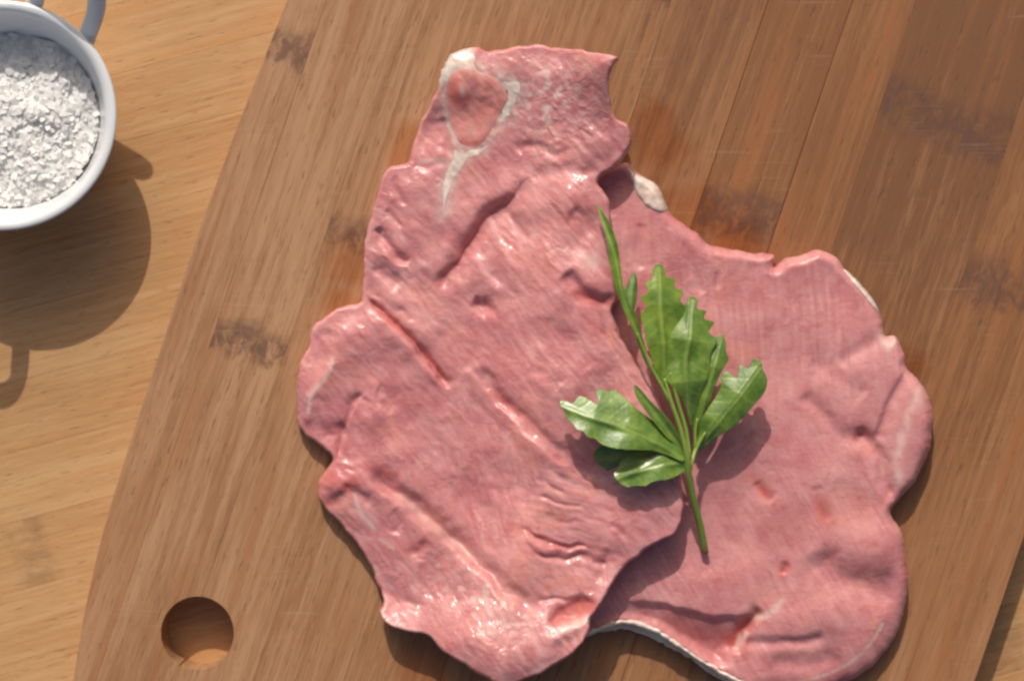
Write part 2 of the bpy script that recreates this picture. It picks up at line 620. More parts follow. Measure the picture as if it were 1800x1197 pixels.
m = NT('meat_gristle')
pos = m.n('ShaderNodeNewGeometry').outputs['Position']
rd = m.attr('red')
pl = m.attr('pale')
col = m.mix(m.ramp(m.noise(pos, 120, 3, 0.6, 0.6), 0.35, 0.65), (0.66, 0.22, 0.19), (0.72, 0.33, 0.29))
col = m.mix(m.math('MULTIPLY', rd, 0.85), col, (0.56, 0.075, 0.055))
col = m.mix(m.math('MULTIPLY', pl, 0.8), col, (0.80, 0.64, 0.56))
m_gristle = m.out(Base_Color=col, Roughness=0.36, Normal=m.bump(m.noise(pos, 330, 2, 0.5), 0.0005, 0.3), Subsurface_Weight=0.35,
                  Subsurface_Scale=0.002, Subsurface_Radius=(1.0, 0.4, 0.3), Coat_Weight=0.3, Coat_Roughness=0.2)


# ------------------------------------------------------------------ relief tools (all in px of the photograph)
def groove(x, y, pts, w, dep, skew=0.0, ends=0.12):
    pl = catmull(pts, False, 8)
    lo, hi = pl.min(0) - 4 * w, pl.max(0) + 4 * w
    out = np.zeros_like(x)
    sel = (x > lo[0]) & (x < hi[0]) & (y > lo[1]) & (y < hi[1])
    if not sel.any():
        return out
    d, _, _, t, s = seg_dist(x[sel], y[sel], pl, False)
    tap = smooth01(np.minimum(t, 1 - t) / ends) if ends else 1.0
    ww = w * (1 + skew * np.sign(s))
    out[sel] = -dep * np.exp(-(d / ww) ** 2) * tap
    return out


def blob(x, y, cx, cy, rx, ry, ang=0.0):
    c, s = math.cos(R(ang)), math.sin(R(ang))
    p = ((x - cx) * c + (y - cy) * s) / rx
    q = (-(x - cx) * s + (y - cy) * c) / ry
    return np.exp(-(p * p + q * q))


def line(x, y, pts, w):
    d, _, _, t, _ = seg_dist(x, y, catmull(pts, False, 8), False)
    return np.exp(-(d / w) ** 2)


def plateau(x, y, pts, soft):
    pl = catmull(pts, True, 8)
    d = seg_dist(x, y, pl, True)[0]
    return sstep(-soft, soft, np.where(inside(x, y, pl), d, -d))


def rough_outline(pts, seed, amp, lam):
    o = catmull(pts, True, 5)
    c, s = vnoise(o[:, 0] / lam, o[:, 1] / lam, seed), vnoise(o[:, 0] / lam + 40, o[:, 1] / lam, seed + 1)
    c2, s2 = vnoise(o[:, 0] / 9, o[:, 1] / 9, seed + 2), vnoise(o[:, 0] / 9 + 40, o[:, 1] / 9, seed + 3)
    return o + np.stack([c, s], 1) * amp + np.stack([c2, s2], 1) * amp * 0.55


def edge_round(d, r):
    q = np.clip(1 - d / r, 0, 1)
    return np.sqrt(np.clip(1 - q * q, 0, 1))


# ---- the cutlet lying flat underneath, at right
OUT2 = rough_outline([(1098, 284), (1116, 298), (1150, 318), (1166, 340), (1176, 370), (1200, 390), (1226, 406), (1250, 430), (1290, 437),
    (1330, 444), (1363, 446), (1362, 470), (1372, 462), (1388, 452), (1415, 447), (1440, 438), (1466, 446), (1487, 470), (1512, 497), (1540, 530),
    (1553, 562), (1558, 590), (1578, 591), (1593, 622), (1597, 645), (1618, 668), (1638, 705), (1643, 742), (1638, 785), (1625, 822),
    (1602, 860), (1578, 884), (1570, 905), (1588, 935), (1595, 980), (1599, 1030), (1592, 1082), (1576, 1122), (1550, 1160), (1520, 1187),
    (1480, 1206), (1420, 1222), (1340, 1222), (1290, 1205), (1232, 1168), (1182, 1134), (1140, 1112), (1100, 1100), (1060, 1110), (1020, 1128), (950, 1130),
    (880, 1120), (850, 1060), (890, 960), (930, 860), (930, 740), (930, 600), (950, 450), (1000, 350), (1050, 310)], 31, 2.2, 30)
T2 = 50.0


def warp(x, y, seed):
    return x + 5.5 * fbm(x, y, 38, seed, 2), y + 5.5 * fbm(x, y, 38, seed + 5, 2)


def flap(x, y, pts, h, w, sign=-1):
    """torn lip: one side of the line stands up sharply and settles back"""
    d, _, _, t, s = seg_dist(x, y, catmull(pts, False, 8), False)
    tap = smooth01(np.minimum(t, 1 - t) / 0.15)
    on = np.where(s * sign > 0, d, -d)
    return h * tap * sstep(-1.5, 3.5, on) * np.exp(-np.clip(on, 0, None) / w)


def h2_core(x, y):
    wx, wy = warp(x, y, 401)
    x, y = x + (wx - x) * 0.5, y + (wy - y) * 0.5
    z = fbm(x, y, 210, 41, 2) * 8 + fbm(x, y, 85, 43, 1) * 3.0
    z -= 20 * sstep(430, 330, y) * sstep(1180, 1090, x)
    z += fbm(x, y, 30, 45, 2) * 0.5
    z += fbm(x, y, 10, 47, 2, ang=R(82), stretch=9) * 0.5
    # right lobe pinched off by a crease
    z += groove(x, y, [(1600, 648), (1572, 690), (1552, 735), (1540, 780)], 9, 9, 0.3)
    z += groove(x, y, [(1578, 890), (1556, 845), (1545, 800), (1520, 770), (1500, 757)], 13, 15)
    z += 10 * blob(x, y, 1600, 760, 45, 90, 15)
    z += groove(x, y, [(1562, 590), (1535, 600), (1500, 620), (1470, 640)], 14, 6)
    z += groove(x, y, [(1410, 690), (1450, 730), (1480, 765), (1530, 760)], 14, 7)
    z += groove(x, y, [(1420, 640), (1460, 650), (1520, 700)], 22, 6)
    # hollow on the lower right and the big rounded end
    z += groove(x, y, [(1430, 960), (1465, 1005), (1520, 1030), (1590, 1040)], 30, 17, 0, 0.2)
    z += 10 * blob(x, y, 1530, 960, 50, 45)
    z += 13 * blob(x, y, 1430, 1090, 110, 50)
    z += 8 * blob(x, y, 1230, 1020, 90, 40)
    # drop in front: from the brow line down to the membrane
    brow = catmull([(1130, 1052), (1170, 1058), (1215, 1068), (1262, 1078), (1305, 1078), (1335, 1070)], False, 8)
    yb = np.interp(x, brow[:, 0], brow[:, 1])
    drop = sstep(-6, 70, y - yb) * sstep(1345, 1300, x - np.clip((y - 1075) * -0.6, -60, 0))
    z -= 28 * drop
    z -= 12 * sstep(0, 10, y - yb) * sstep(1338, 1310, x) * sstep(1090, 1130, x)
    # a fold overlapping from the right
    z += groove(x, y, [(1340, 1068), (1318, 1092), (1300, 1118), (1292, 1150)], 9, 15, -0.3)
    z += groove(x, y, [(1300, 1132), (1340, 1128), (1400, 1126), (1450, 1118)], 10, 8)
    z += groove(x, y, [(1350, 1160), (1420, 1168), (1480, 1150)], 14, 5)
    # cuts in the surface
    z += groove(x, y, [(1328, 845), (1345, 868), (1358, 880)], 10, 5)
    z += groove(x, y, [(1382, 985), (1375, 1008)], 8, 5, ends=0.3)
    z += groove(x, y, [(1435, 850), (1440, 890), (1460, 915)], 9, 4)
    z += 6 * blob(x, y, 1465, 830, 28, 26)
    z += groove(x, y, [(1362, 462), (1340, 478)], 7, 7, ends=0.4)
    z += groove(x, y, [(1250, 432), (1262, 470), (1258, 510)], 7, 4)
    z += groove(x, y, [(1200, 420), (1215, 470), (1235, 520)], 8, 4)
    z += groove(x, y, [(1125, 390), (1120, 440), (1128, 480)], 8, 4)
    return z


def h2(x, y, d):
    big = 46 + 34 * sstep(1380, 1560, x) * sstep(920, 1060, y)
    core = T2 + 0.72 * h2_core(x, y) * sstep(2, 30, d)
    e = edge_round(d, np.minimum(big, 20 + 0 * x) + 40 * sstep(1000, 1150, y) * sstep(1250, 1450, x))
    lift = 0.30 * T2
    top = lift + (core - lift) * e
    return top


def fibre2(x, y):
    a1 = fbm(x, y, 7.5, 151, 2, ang=R(86), stretch=10)
    a2 = fbm(x, y, 7.5, 153, 2, ang=R(58), stretch=10)
    k = sstep(600, 900, y + 0.4 * (x - 1400))
    return a1 * (1 - k) + a2 * k


def fibre1(x, y):
    wx, wy = warp(x, y, 431)
    wa = blob(x, y, 690, 450, 130, 170)
    wb = blob(x, y, 840, 880, 130, 140)
    wc = blob(x, y, 1010, 900, 120, 120)
    wd = np.clip(1 - wa - wb - wc, 0, 1)
    f = wa * fbm(wx, wy, 8.5, 161, 2, ang=R(42), stretch=7) + wb * fbm(wx, wy, 8.5, 163, 2, ang=R(76), stretch=8)
    return f + wc * fbm(wx, wy, 8, 165, 2, ang=R(14), stretch=9) + wd * fbm(wx, wy, 8.5, 167, 2, ang=R(50), stretch=8)


def fn2(x, y, d):
    top = h2(x, y, d)
    bot = 0.30 * T2 * (1 - edge_round(d, 20)) + 0.8
    top = np.where(d <= 0, 0.30 * T2 + 0.8, np.maximum(top + 0.8, bot + 0.3))
    bot = np.where(d <= 0, top, bot)
    fat_glint = 0.75 * line(x, y, [(1612, 690), (1600, 720), (1585, 760), (1575, 800), (1577, 850)], 8) * (0.5 + 0.5 * fbm(x, y, 20, 3))
    fat_glint += 0.5 * line(x, y, [(1330, 1085), (1360, 1070), (1372, 1055)], 6)
    fat_glint += 0.6 * line(x, y, [(1302, 1118), (1296, 1140), (1312, 1112)], 4)
    fat_glint += 0.65 * line(x, y, [(1335, 1208), (1420, 1194), (1480, 1172), (1525, 1135), (1550, 1095)], 2.8) * (0.75 + 0.5 * fbm(x, y, 14, 8))
    fat_glint += 0.4 * line(x, y, [(1545, 590), (1560, 610), (1570, 600)], 7)
    redm = blob(x, y, 1342, 862, 24, 11, 52) + blob(x, y, 1378, 998, 9, 18, 15) + 0.6 * blob(x, y, 1440, 885, 10, 26, -15) + 0.45 * blob(x, y, 1455, 908, 18, 10, 40)
    redm += 0.5 * blob(x, y, 1520, 760, 22, 10) + 0.3 * blob(x, y, 1420, 690, 14, 30, -40) + 0.25 * blob(x, y, 1400, 920, 70, 40)
    redm += 0.8 * line(x, y, [(1335, 1076), (1310, 1098), (1290, 1125)], 12) + 0.5 * line(x, y, [(1180, 1090), (1240, 1115), (1300, 1130)], 26)
    palem = 0.7 * blob(x, y, 1465, 830, 30, 26) + 0.5 * blob(x, y, 1590, 740, 40, 90, 15) + 0.35 * fbm(x, y, 60, 71).clip(0, 1) + 0.3 * blob(x, y, 1300, 960, 90, 60)
    wet = 0.05 + 0.55 * blob(x, y, 1200, 470, 90, 70) + 0.5 * blob(x, y, 1465, 830, 35, 30) + 0.35 * sstep(0.15, 0.6, fbm(x, y, 60, 77))
    wet += 0.4 * blob(x, y, 1350, 1080, 60, 25)
    return top, bot, {'fat': fat_glint.clip(0, 1), 'red': redm.clip(0, 1), 'wet': wet.clip(0, 1), 'pale': palem.clip(0, 1), 'fibre': 0.5 + 0.32 * fibre2(x, y)}


K2 = (D - 40 / PX) / D
org2 = ((1300 - 900) * K2 / PX, -(800 - 598.5) * K2 / PX, 0.0)
cutlet2 = empty('pork_cutlet', org2)
tag(cutlet2, 'smooth pink raw pork cutlet at right, lying flat on the board beneath the other one', 'raw meat', 'raw pork cutlets on the board')
V, F, M = sheet(OUT2, 2.5, fn2)
put('meat', mesh_from('meat', V, F, M, K2), m_meat, cutlet2)


def patch(name, outline, cell, base_fn, base_out, thick, soft, mat, k, parent, marks=None, rough=1.0, seed=3):
    """a piece of fat or gristle grown over the meat: follows its surface, stands proud of it"""
    ol = rough_outline(outline, seed, rough, 12)

    def fn(x, y, d):
        dm, _, _, _, _ = seg_dist(x, y, base_out, True)
        dm = np.where(inside(x, y, base_out), dm, 0)
        z = base_fn(x, y, dm)
        e = edge_round(d, soft)
        t = z - 0.7 + (thick + 0.7 + fbm(x, y, 22, seed) * thick * 0.25) * e
        b = z - 5.5
        t = np.where(d <= 0, z - 0.7, t)
        b = np.where(d <= 0, t, np.minimum(b, t - 0.2))
        mk = marks(x, y, d) if marks else {}
        return t, b, mk
    V, F, M = sheet(ol, cell, fn)
    return put(name, mesh_from(name, V, F, M, k), mat, parent)


def ribbon(pts, w):
    c = catmull(pts, False, 8)
    t = np.gradient(c, axis=0)
    t /= np.hypot(*t.T)[:, None] + 1e-9
    nrm = np.stack([-t[:, 1], t[:, 0]], 1)
    s = np.linspace(0, 1, len(c))
    ww = np.interp(s, np.linspace(0, 1, len(w)), w)[:, None]
    return np.concatenate([c + nrm * ww, (c - nrm * ww)[::-1]])[::2]


patch('fat', [(1104, 294), (1116, 304), (1134, 312), (1154, 322), (1167, 344), (1175, 368), (1160, 374), (1142, 368), (1124, 350), (1112, 326)], 2.0,
      h2, OUT2, 6, 9, m_fat, K2, cutlet2, seed=11, rough=2)
patch('fat', ribbon([(1484, 472), (1506, 496), (1530, 526), (1549, 552)], [2, 7, 6, 2]), 1.8, h2, OUT2, 4, 5, m_fat, K2, cutlet2, seed=13)
patch('membrane', ribbon([(1022, 1119), (1050, 1108), (1080, 1100), (1105, 1099), (1140, 1110), (1185, 1134), (1232, 1165), (1275, 1191), (1330, 1210)],
      [5, 9, 12, 11, 8, 6, 9, 8, 5]), 1.8, h2, OUT2, 6, 9, m_fat, K2, cutlet2, seed=15, rough=3.2)
patch('fat', [(1236, 1176), (1252, 1178), (1272, 1190), (1300, 1204), (1330, 1216), (1290, 1207), (1255, 1190)], 1.8, h2, OUT2, 6, 6, m_fat, K2, cutlet2, seed=17)

# ---- the cutlet on top, at left
OUT1 = rough_outline([(683, 290), (712, 281), (724, 250), (740, 205), (765, 160), (776, 124), (790, 97), (814, 85), (836, 80), (856, 88), (885, 85),
    (918, 77), (952, 78), (1001, 88), (1051, 100), (1084, 111), (1077, 124), (1068, 147), (1071, 180), (1083, 212), (1102, 221), (1109, 238),
    (1106, 265), (1083, 294), (1058, 310), (1052, 322), (1067, 348), (1073, 376), (1078, 430), (1086, 490), (1090, 525), (1076, 545), (1090, 590), (1110, 625),
    (1142, 678), (1166, 722), (1184, 770), (1196, 835), (1199, 895), (1184, 933), (1137, 961), (1095, 998), (1078, 1022), (1060, 1050), (1046, 1072),
    (1038, 1084), (1034, 1102), (1020, 1125), (1003, 1146), (960, 1170), (918, 1190), (890, 1198), (868, 1192), (842, 1180), (812, 1162), (782, 1146),
    (757, 1121), (716, 1112), (690, 1105), (672, 1093), (667, 1077), (672, 1060), (660, 1030), (649, 1000), (624, 960), (590, 920), (564, 893),
    (554, 868), (560, 840), (576, 822), (580, 806), (560, 786), (526, 760), (517, 730), (516, 690), (521, 650), (538, 606), (545, 575), (574, 551),
    (600, 536), (624, 534), (632, 518), (636, 480), (637, 430), (645, 390), (660, 338), (672, 302)], 51, 2.4, 26)
T1 = 42.0


def base1(x, y):
    """what it lies on: the board at left, the other cutlet at right"""
    e = np.interp(y, [80, 300, 450, 600, 740, 860, 960, 1060, 1200], [1010, 980, 930, 910, 910, 910, 870, 820, 800])
    rest = 53.0 * sstep(-90, 70, x - e)
    curl = 34 * sstep(970, 1085, x) * sstep(270, 130, y) + 42 * sstep(1030, 1150, y) + 26 * sstep(230, 100, y) + 24 * sstep(1040, 1180, x) * sstep(700, 860, y) + 24 * sstep(980, 1060, x) * sstep(960, 1050, y) + 16 * sstep(1000, 1080, x) * sstep(420, 330, y)
    return rest + curl * (1 - 0.25 * rest / 53)


def h1_core(x, y):
    x, y = warp(x, y, 421)
    z = fbm(x, y, 190, 61, 2) * 8 + fbm(x, y, 70, 63, 2) * 2.6
    z += fbm(x, y, 30, 65, 3) * 1.0
    # muscle fibres: their lie turns across the cutlet
    wa = blob(x, y, 690, 450, 110, 150)
    wb = blob(x, y, 840, 880, 120, 130)
    wc = blob(x, y, 1000, 900, 110, 110)
    wd = np.clip(1 - wa - wb - wc, 0.15, 1)
    z += 1.5 * wa * fbm(x, y, 13, 111, 2, ang=R(42), stretch=5)
    z += 2.0 * wb * fbm(x, y, 12, 113, 2, ang=R(72), stretch=6)
    z += 1.6 * wc * fbm(x, y, 11, 115, 2, ang=R(14), stretch=6)
    z += 1.3 * wd * fbm(x, y, 12, 117, 2, ang=R(48), stretch=7)
    rg = 1 - np.abs(fbm(x, y, 20, 67, 2, ang=R(50), stretch=4))
    z += (rg - 0.8) * 1.0 * (0.3 + sstep(-0.2, 0.5, fbm(x, y, 120, 68, 1)))
    z += fbm(x, y, 8, 69, 2, ang=R(70), stretch=4) * 0.3
    # long fold running down-left from the top half
    z += groove(x, y, [(925, 306), (893, 352), (852, 384), (818, 438), (792, 478), (762, 508)], 15, 20, 0.25)
    z += 9 * line(x, y, [(880, 330), (830, 375), (790, 430), (755, 470)], 24)
    z += groove(x, y, [(925, 308), (965, 306), (1010, 300), (1052, 320)], 12, 9)
    z += 6 * line(x, y, [(910, 345), (940, 370), (990, 350)], 22)
    z += groove(x, y, [(882, 368), (908, 398), (935, 425)], 9, 7)
    z += groove(x, y, [(1000, 370), (1030, 395), (1010, 430), (965, 455)], 24, 9)
    z += 5 * line(x, y, [(880, 430), (900, 480), (905, 500)], 11) + 6 * line(x, y, [(838, 460), (855, 495), (880, 515)], 11)
    z += groove(x, y, [(828, 525), (850, 540), (872, 532)], 13, 20, ends=0.3)
    z += groove(x, y, [(865, 470), (880, 510)], 8, 5, ends=0.3)
    # knife cut at left and the lip beside it
    z += groove(x, y, [(640, 522), (672, 552), (702, 578), (730, 606), (770, 656), (796, 682)], 6.5, 23, 0.2)
    z += 4 * line(x, y, [(690, 590), (720, 625), (760, 665)], 11)
    z += groove(x, y, [(655, 395), (690, 436), (716, 464)], 7, 17)
    z += groove(x, y, [(645, 465), (675, 480), (700, 505)], 9, 8)
    z += groove(x, y, [(640, 500), (668, 520), (690, 545), (720, 540)], 8, 5)
    z += groove(x, y, [(692, 305), (700, 335), (712, 360)], 6, 5) + groove(x, y, [(678, 368), (694, 388), (708, 394)], 6, 5)
    z += 6 * blob(x, y, 680, 448, 26, 14, 40) + 6 * blob(x, y, 695, 525, 34, 13, 30)
    # middle valley with a sharp lower-left lip
    z += groove(x, y, [(838, 640), (872, 690), (915, 728), (958, 768), (1000, 802), (1048, 842)], 20, 13, -0.45)
    z += 7 * line(x, y, [(826, 660), (868, 712), (915, 755), (965, 800), (1010, 840)], 13)
    z += groove(x, y, [(960, 560), (1000, 600), (1040, 650)], 12, 4) + groove(x, y, [(930, 640), (985, 680)], 12, 5)
    z += 7 * blob(x, y, 1010, 560, 60, 40, 40)
    # roll along the lower left
    z += groove(x, y, [(640, 815), (690, 862), (752, 912), (806, 962), (860, 1010), (905, 1048), (960, 1075)], 13, 25, 0.35)
    z += 8 * line(x, y, [(640, 850), (700, 902), (760, 950), (820, 1000)], 20)
    z += groove(x, y, [(612, 865), (640, 880), (655, 890)], 12, 8, ends=0.3) + groove(x, y, [(560, 900), (590, 880), (618, 858)], 10, 9)
    z += 12 * blob(x, y, 588, 848, 30, 26, -30)
    z += groove(x, y, [(715, 975), (738, 965), (750, 948)], 12, 9, ends=0.3)
    z += groove(x, y, [(665, 1040), (700, 1060), (745, 1066)], 14, 12)
    z += groove(x, y, [(690, 900), (700, 920), (690, 940)], 9, 6)
    # left lobe
    z += groove(x, y, [(588, 812), (600, 770), (616, 726), (640, 690)], 20, 15, -0.35)
    z += groove(x, y, [(545, 602), (565, 592), (590, 586)], 9, 5) + 7 * line(x, y, [(582, 640), (565, 670), (545, 700), (538, 730)], 12)
    z += groove(x, y, [(560, 770), (590, 758), (606, 748)], 14, 8, ends=0.25)
    z += groove(x, y, [(660, 690), (690, 700), (670, 725)], 16, 7)
    z += flap(x, y, [(822, 640), (866, 700), (912, 748), (962, 792), (1018, 838)], 6, 34)
    z += flap(x, y, [(930, 300), (894, 350), (852, 384), (818, 436), (790, 480)], 8, 28)
    z += flap(x, y, [(636, 520), (700, 580), (768, 658), (800, 690)], 5, 25)
    z += flap(x, y, [(640, 430), (690, 455), (730, 480)], 5, 20, -1)
    z += flap(x, y, [(584, 818), (602, 772), (614, 728), (642, 688)], 14, 34, -1)
    # comb of curved cuts at lower right
    for pts, w, dp in (([(915, 922), (945, 944), (985, 958), (1036, 957)], 4.5, 12), ([(928, 966), (960, 976), (1000, 980), (1040, 974)], 4.5, 8),
                       ([(940, 1048), (975, 1050), (1005, 1048)], 4.5, 7), ([(1036, 985), (1068, 988)], 5, 6), ([(940, 835), (965, 852), (1000, 868)], 5, 5),
                       ([(945, 868), (985, 885), (1030, 890)], 5, 4), ([(955, 905), (1000, 915), (1030, 915)], 5, 3), ([(1070, 920), (1100, 934)], 6, 4),
                       ([(960, 815), (1000, 845), (1050, 862)], 6, 4), ([(1075, 960), (1060, 990), (1045, 1020)], 10, 6)):
        z += groove(x, y, pts, w, dp, ends=0.2)
    z += 3.5 * line(x, y, [(925, 945), (960, 962), (1030, 966)], 6)
    z -= 22 * plateau(x, y, [(965, 1086), (1000, 1052), (1030, 1048), (1050, 1062), (1030, 1078), (1000, 1086)], 9)
    z += 12 * line(x, y, [(975, 1110), (1005, 1098), (1034, 1084)], 13)
    # fold by the sprig
    z += groove(x, y, [(990, 478), (1020, 515), (1050, 534), (1092, 530)], 11, 17)
    z += 9 * blob(x, y, 1045, 495, 36, 22, 25)
    z += groove(x, y, [(1052, 540), (1075, 590), (1110, 650)], 7, 9)
    # wet lumpy top end
    z += fbm(x, y, 17, 81, 2) * 3.0 * blob(x, y, 985, 200, 75, 85)
    z += fbm(x, y, 20, 83, 2) * 3.0 * blob(x, y, 830, 1050, 110, 55, 35)
    z += groove(x, y, [(900, 255), (950, 258), (1000, 280)], 9, 6)
    z += groove(x, y, [(770, 200), (785, 245), (778, 275)], 12, 9, ends=0.2)
    z -= 10 * blob(x, y, 748, 225, 26, 45, 15)
    z += groove(x, y, [(722, 285), (760, 290), (780, 280)], 7, 4)
    # muscle strands hanging down the middle
    z += fbm(x, y, 15, 85, 2, ang=R(80), stretch=5) * 2.6 * blob(x, y, 850, 900, 70, 75)
    return z


def h1(x, y, d):
    b = base1(x, y)
    edge_t = T1 * (0.80 + 0.14 * fbm(x, y, 90, 99, 1) + 0.2 * sstep(0, 60, d))
    core = edge_t + 0.62 * h1_core(x, y) * sstep(1, 26, d)
    core = np.maximum(core, 9)
    lift = 0.26 * T1
    return b + lift + (core - lift) * edge_round(d, 6.5 + 3 * fbm(x, y, 80, 91))


def fn1(x, y, d):
    top = h1(x, y, d)
    b = base1(x, y)
    bot = b + 0.26 * T1 * (1 - edge_round(d, 9)) + 0.8
    top = np.where(d <= 0, b + 0.26 * T1 + 0.8, np.maximum(top + 0.8, bot + 0.3))
    bot = np.where(d <= 0, top, bot)
    fat_glint = 0.5 * line(x, y, [(812, 262), (800, 292), (786, 328), (778, 378)], 15) + 0.45 * line(x, y, [(842, 120), (880, 132), (918, 150), (915, 185), (880, 222), (845, 262)], 13) * (0.6 + fbm(x, y, 14, 6))
    fat_glint += 0.7 * line(x, y, [(776, 135), (782, 112), (800, 94), (822, 90)], 10) + 0.55 * line(x, y, [(776, 140), (782, 185), (790, 222), (800, 246)], 6)
    fat_glint += 0.5 * line(x, y, [(835, 118), (845, 140), (880, 140), (900, 150), (905, 178), (880, 205)], 9) * (0.6 + fbm(x, y, 18, 5))
    fat_glint += 0.5 * line(x, y, [(622, 870), (632, 900), (655, 930)], 4) + 0.35 * line(x, y, [(668, 950), (690, 965)], 4)
    fat_glint += 0.3 * line(x, y, [(672, 1078), (690, 1100), (720, 1108), (760, 1118)], 6) + 0.55 * line(x, y, [(582, 632), (580, 650), (565, 672), (545, 695), (540, 725)], 4)
    fat_glint += 0.3 * line(x, y, [(700, 870), (760, 925), (830, 980)], 9) + 0.6 * line(x, y, [(980, 1104), (1030, 1082)], 7)
    fat_glint += 0.5 * blob(x, y, 1040, 460, 14, 14) + 0.35 * line(x, y, [(738, 282), (775, 280)], 5)
    fat_glint += 0.6 * blob(x, y, 965, 175, 60, 70) * sstep(0.05, 0.45, fbm(x, y, 17, 141, 2)) + 0.45 * blob(x, y, 840, 1050, 100, 45, 30) * sstep(0.1, 0.5, fbm(x, y, 18, 143, 2))  # pale flecks over the wet ends: glints painted as colour, not fat
    redm = 0.8 * plateau(x, y, [(965, 1086), (1000, 1052), (1030, 1048), (1050, 1062), (1030, 1078), (1000, 1086)], 10)
    redm += 0.75 * blob(x, y, 676, 832, 24, 10, 20) + 0.55 * blob(x, y, 612, 855, 22, 9, -30) + 0.55 * blob(x, y, 575, 885, 18, 9, 20) + 0.5 * blob(x, y, 735, 960, 22, 12, -40)
    redm += 0.6 * line(x, y, [(1020, 515), (1050, 532), (1088, 528)], 9) + 0.45 * line(x, y, [(893, 352), (852, 384), (818, 438), (770, 500)], 9)  # dark red follows the creases, painting their shade into the colour
    redm += 0.5 * blob(x, y, 588, 845, 34, 26) + 0.6 * line(x, y, [(650, 532), (702, 578), (735, 612), (775, 660)], 6) + 0.35 * line(x, y, [(690, 862), (752, 912), (806, 962), (860, 1010)], 10) + 0.35 * line(x, y, [(872, 690), (915, 728), (958, 768)], 12) + 0.35 * blob(x, y, 1075, 215, 12, 22) + 0.3 * line(x, y, [(915, 925), (985, 958), (1036, 957)], 5)
    redm += 0.3 * line(x, y, [(930, 970), (1000, 980), (1036, 975)], 5) + 0.3 * blob(x, y, 1020, 385, 40, 35)
    palem = 0.45 * fbm(x, y, 42, 93).clip(0, 1) + 0.6 * blob(x, y, 850, 1040, 95, 45, 30) + 0.35 * blob(x, y, 960, 200, 60, 70)
    palem += 0.2 * np.exp(-(d / 9.0) ** 2) * (0.4 + fbm(x, y, 40, 95).clip(0, 1))
    wet = 0.08 + 0.9 * blob(x, y, 990, 200, 75, 85) + 0.6 * blob(x, y, 820, 1055, 110, 55, 30) + 0.45 * sstep(0.12, 0.55, fbm(x, y, 50, 97)) + 0.4 * blob(x, y, 970, 500, 35, 25)
    return top, bot, {'fat': fat_glint.clip(0, 1), 'red': redm.clip(0, 1), 'wet': wet.clip(0, 1), 'pale': palem.clip(0, 1), 'fibre': 0.5 + 0.5 * fibre1(x, y)}


K1 = (D - 64 / PX) / D
org1 = ((860 - 900) * K1 / PX, -(650 - 598.5) * K1 / PX, 0.0)
cutlet1 = empty('pork_cutlet', org1)
tag(cutlet1, 'ragged creased raw pork cutlet at left with red gristle, overlapping the other cutlet', 'raw meat', 'raw pork cutlets on the board')
V, F, M = sheet(OUT1, 2.3, fn1)
put('meat', mesh_from('meat', V, F, M, K1), m_meat, cutlet1)


def knob_marks(x, y, d):
    return {'red': (0.6 * blob(x, y, 808, 165, 17, 26, -15) + 0.7 * line(x, y, [(800, 246), (835, 252), (868, 226)], 8)).clip(0, 1),
            'pale': (0.8 * blob(x, y, 812, 160, 5, 9, -20) + 0.35 * np.exp(-(d / 6.0) ** 2)).clip(0, 1)}


patch('fat', [(774, 156), (776, 122), (790, 98), (815, 86), (836, 96), (842, 122), (868, 136), (862, 152), (828, 146), (800, 150), (784, 172)],
      1.8, h1, OUT1, 1.6, 16, m_fat, K1, cutlet1, seed=22, rough=5)
patch('fat', [(880, 142), (900, 138), (922, 148), (916, 172), (902, 196), (884, 214), (876, 196), (888, 170)], 1.8, h1, OUT1, 1.2, 12, m_fat, K1, cutlet1, seed=24, rough=6)
patch('fat', ribbon([(779, 176), (784, 205), (794, 236), (810, 258)], [2, 4, 3.5, 2]), 1.8, h1, OUT1, 1.0, 6, m_fat, K1, cutlet1, seed=26, rough=2.5)
patch('gristle', [(785, 142), (797, 123), (818, 117), (846, 126), (872, 138), (888, 154), (892, 178), (876, 206), (862, 234), (838, 258), (812, 254), (796, 232), (786, 196), (781, 165)],
      2.0, lambda x, y, d: h1(x, y, d) + 0.3 + 6 * blob(x, y, 808, 160, 15, 22, -15) - 0 * x, OUT1, 3.2, 26, m_gristle, K1, cutlet1, marks=knob_marks, seed=21)
patch('tendon', ribbon([(812, 262), (806, 282), (792, 304), (784, 330), (778, 372)], [15, 13, 10, 7, 1.5]), 1.6, h1, OUT1, 1.4, 11, m_fat, K1, cutlet1, seed=25)
patch('tendon', ribbon([(812, 270), (834, 268), (850, 260), (864, 248)], [8, 8, 5, 1.5]), 1.6, h1, OUT1, 1.2, 7, m_fat, K1, cutlet1, seed=27)

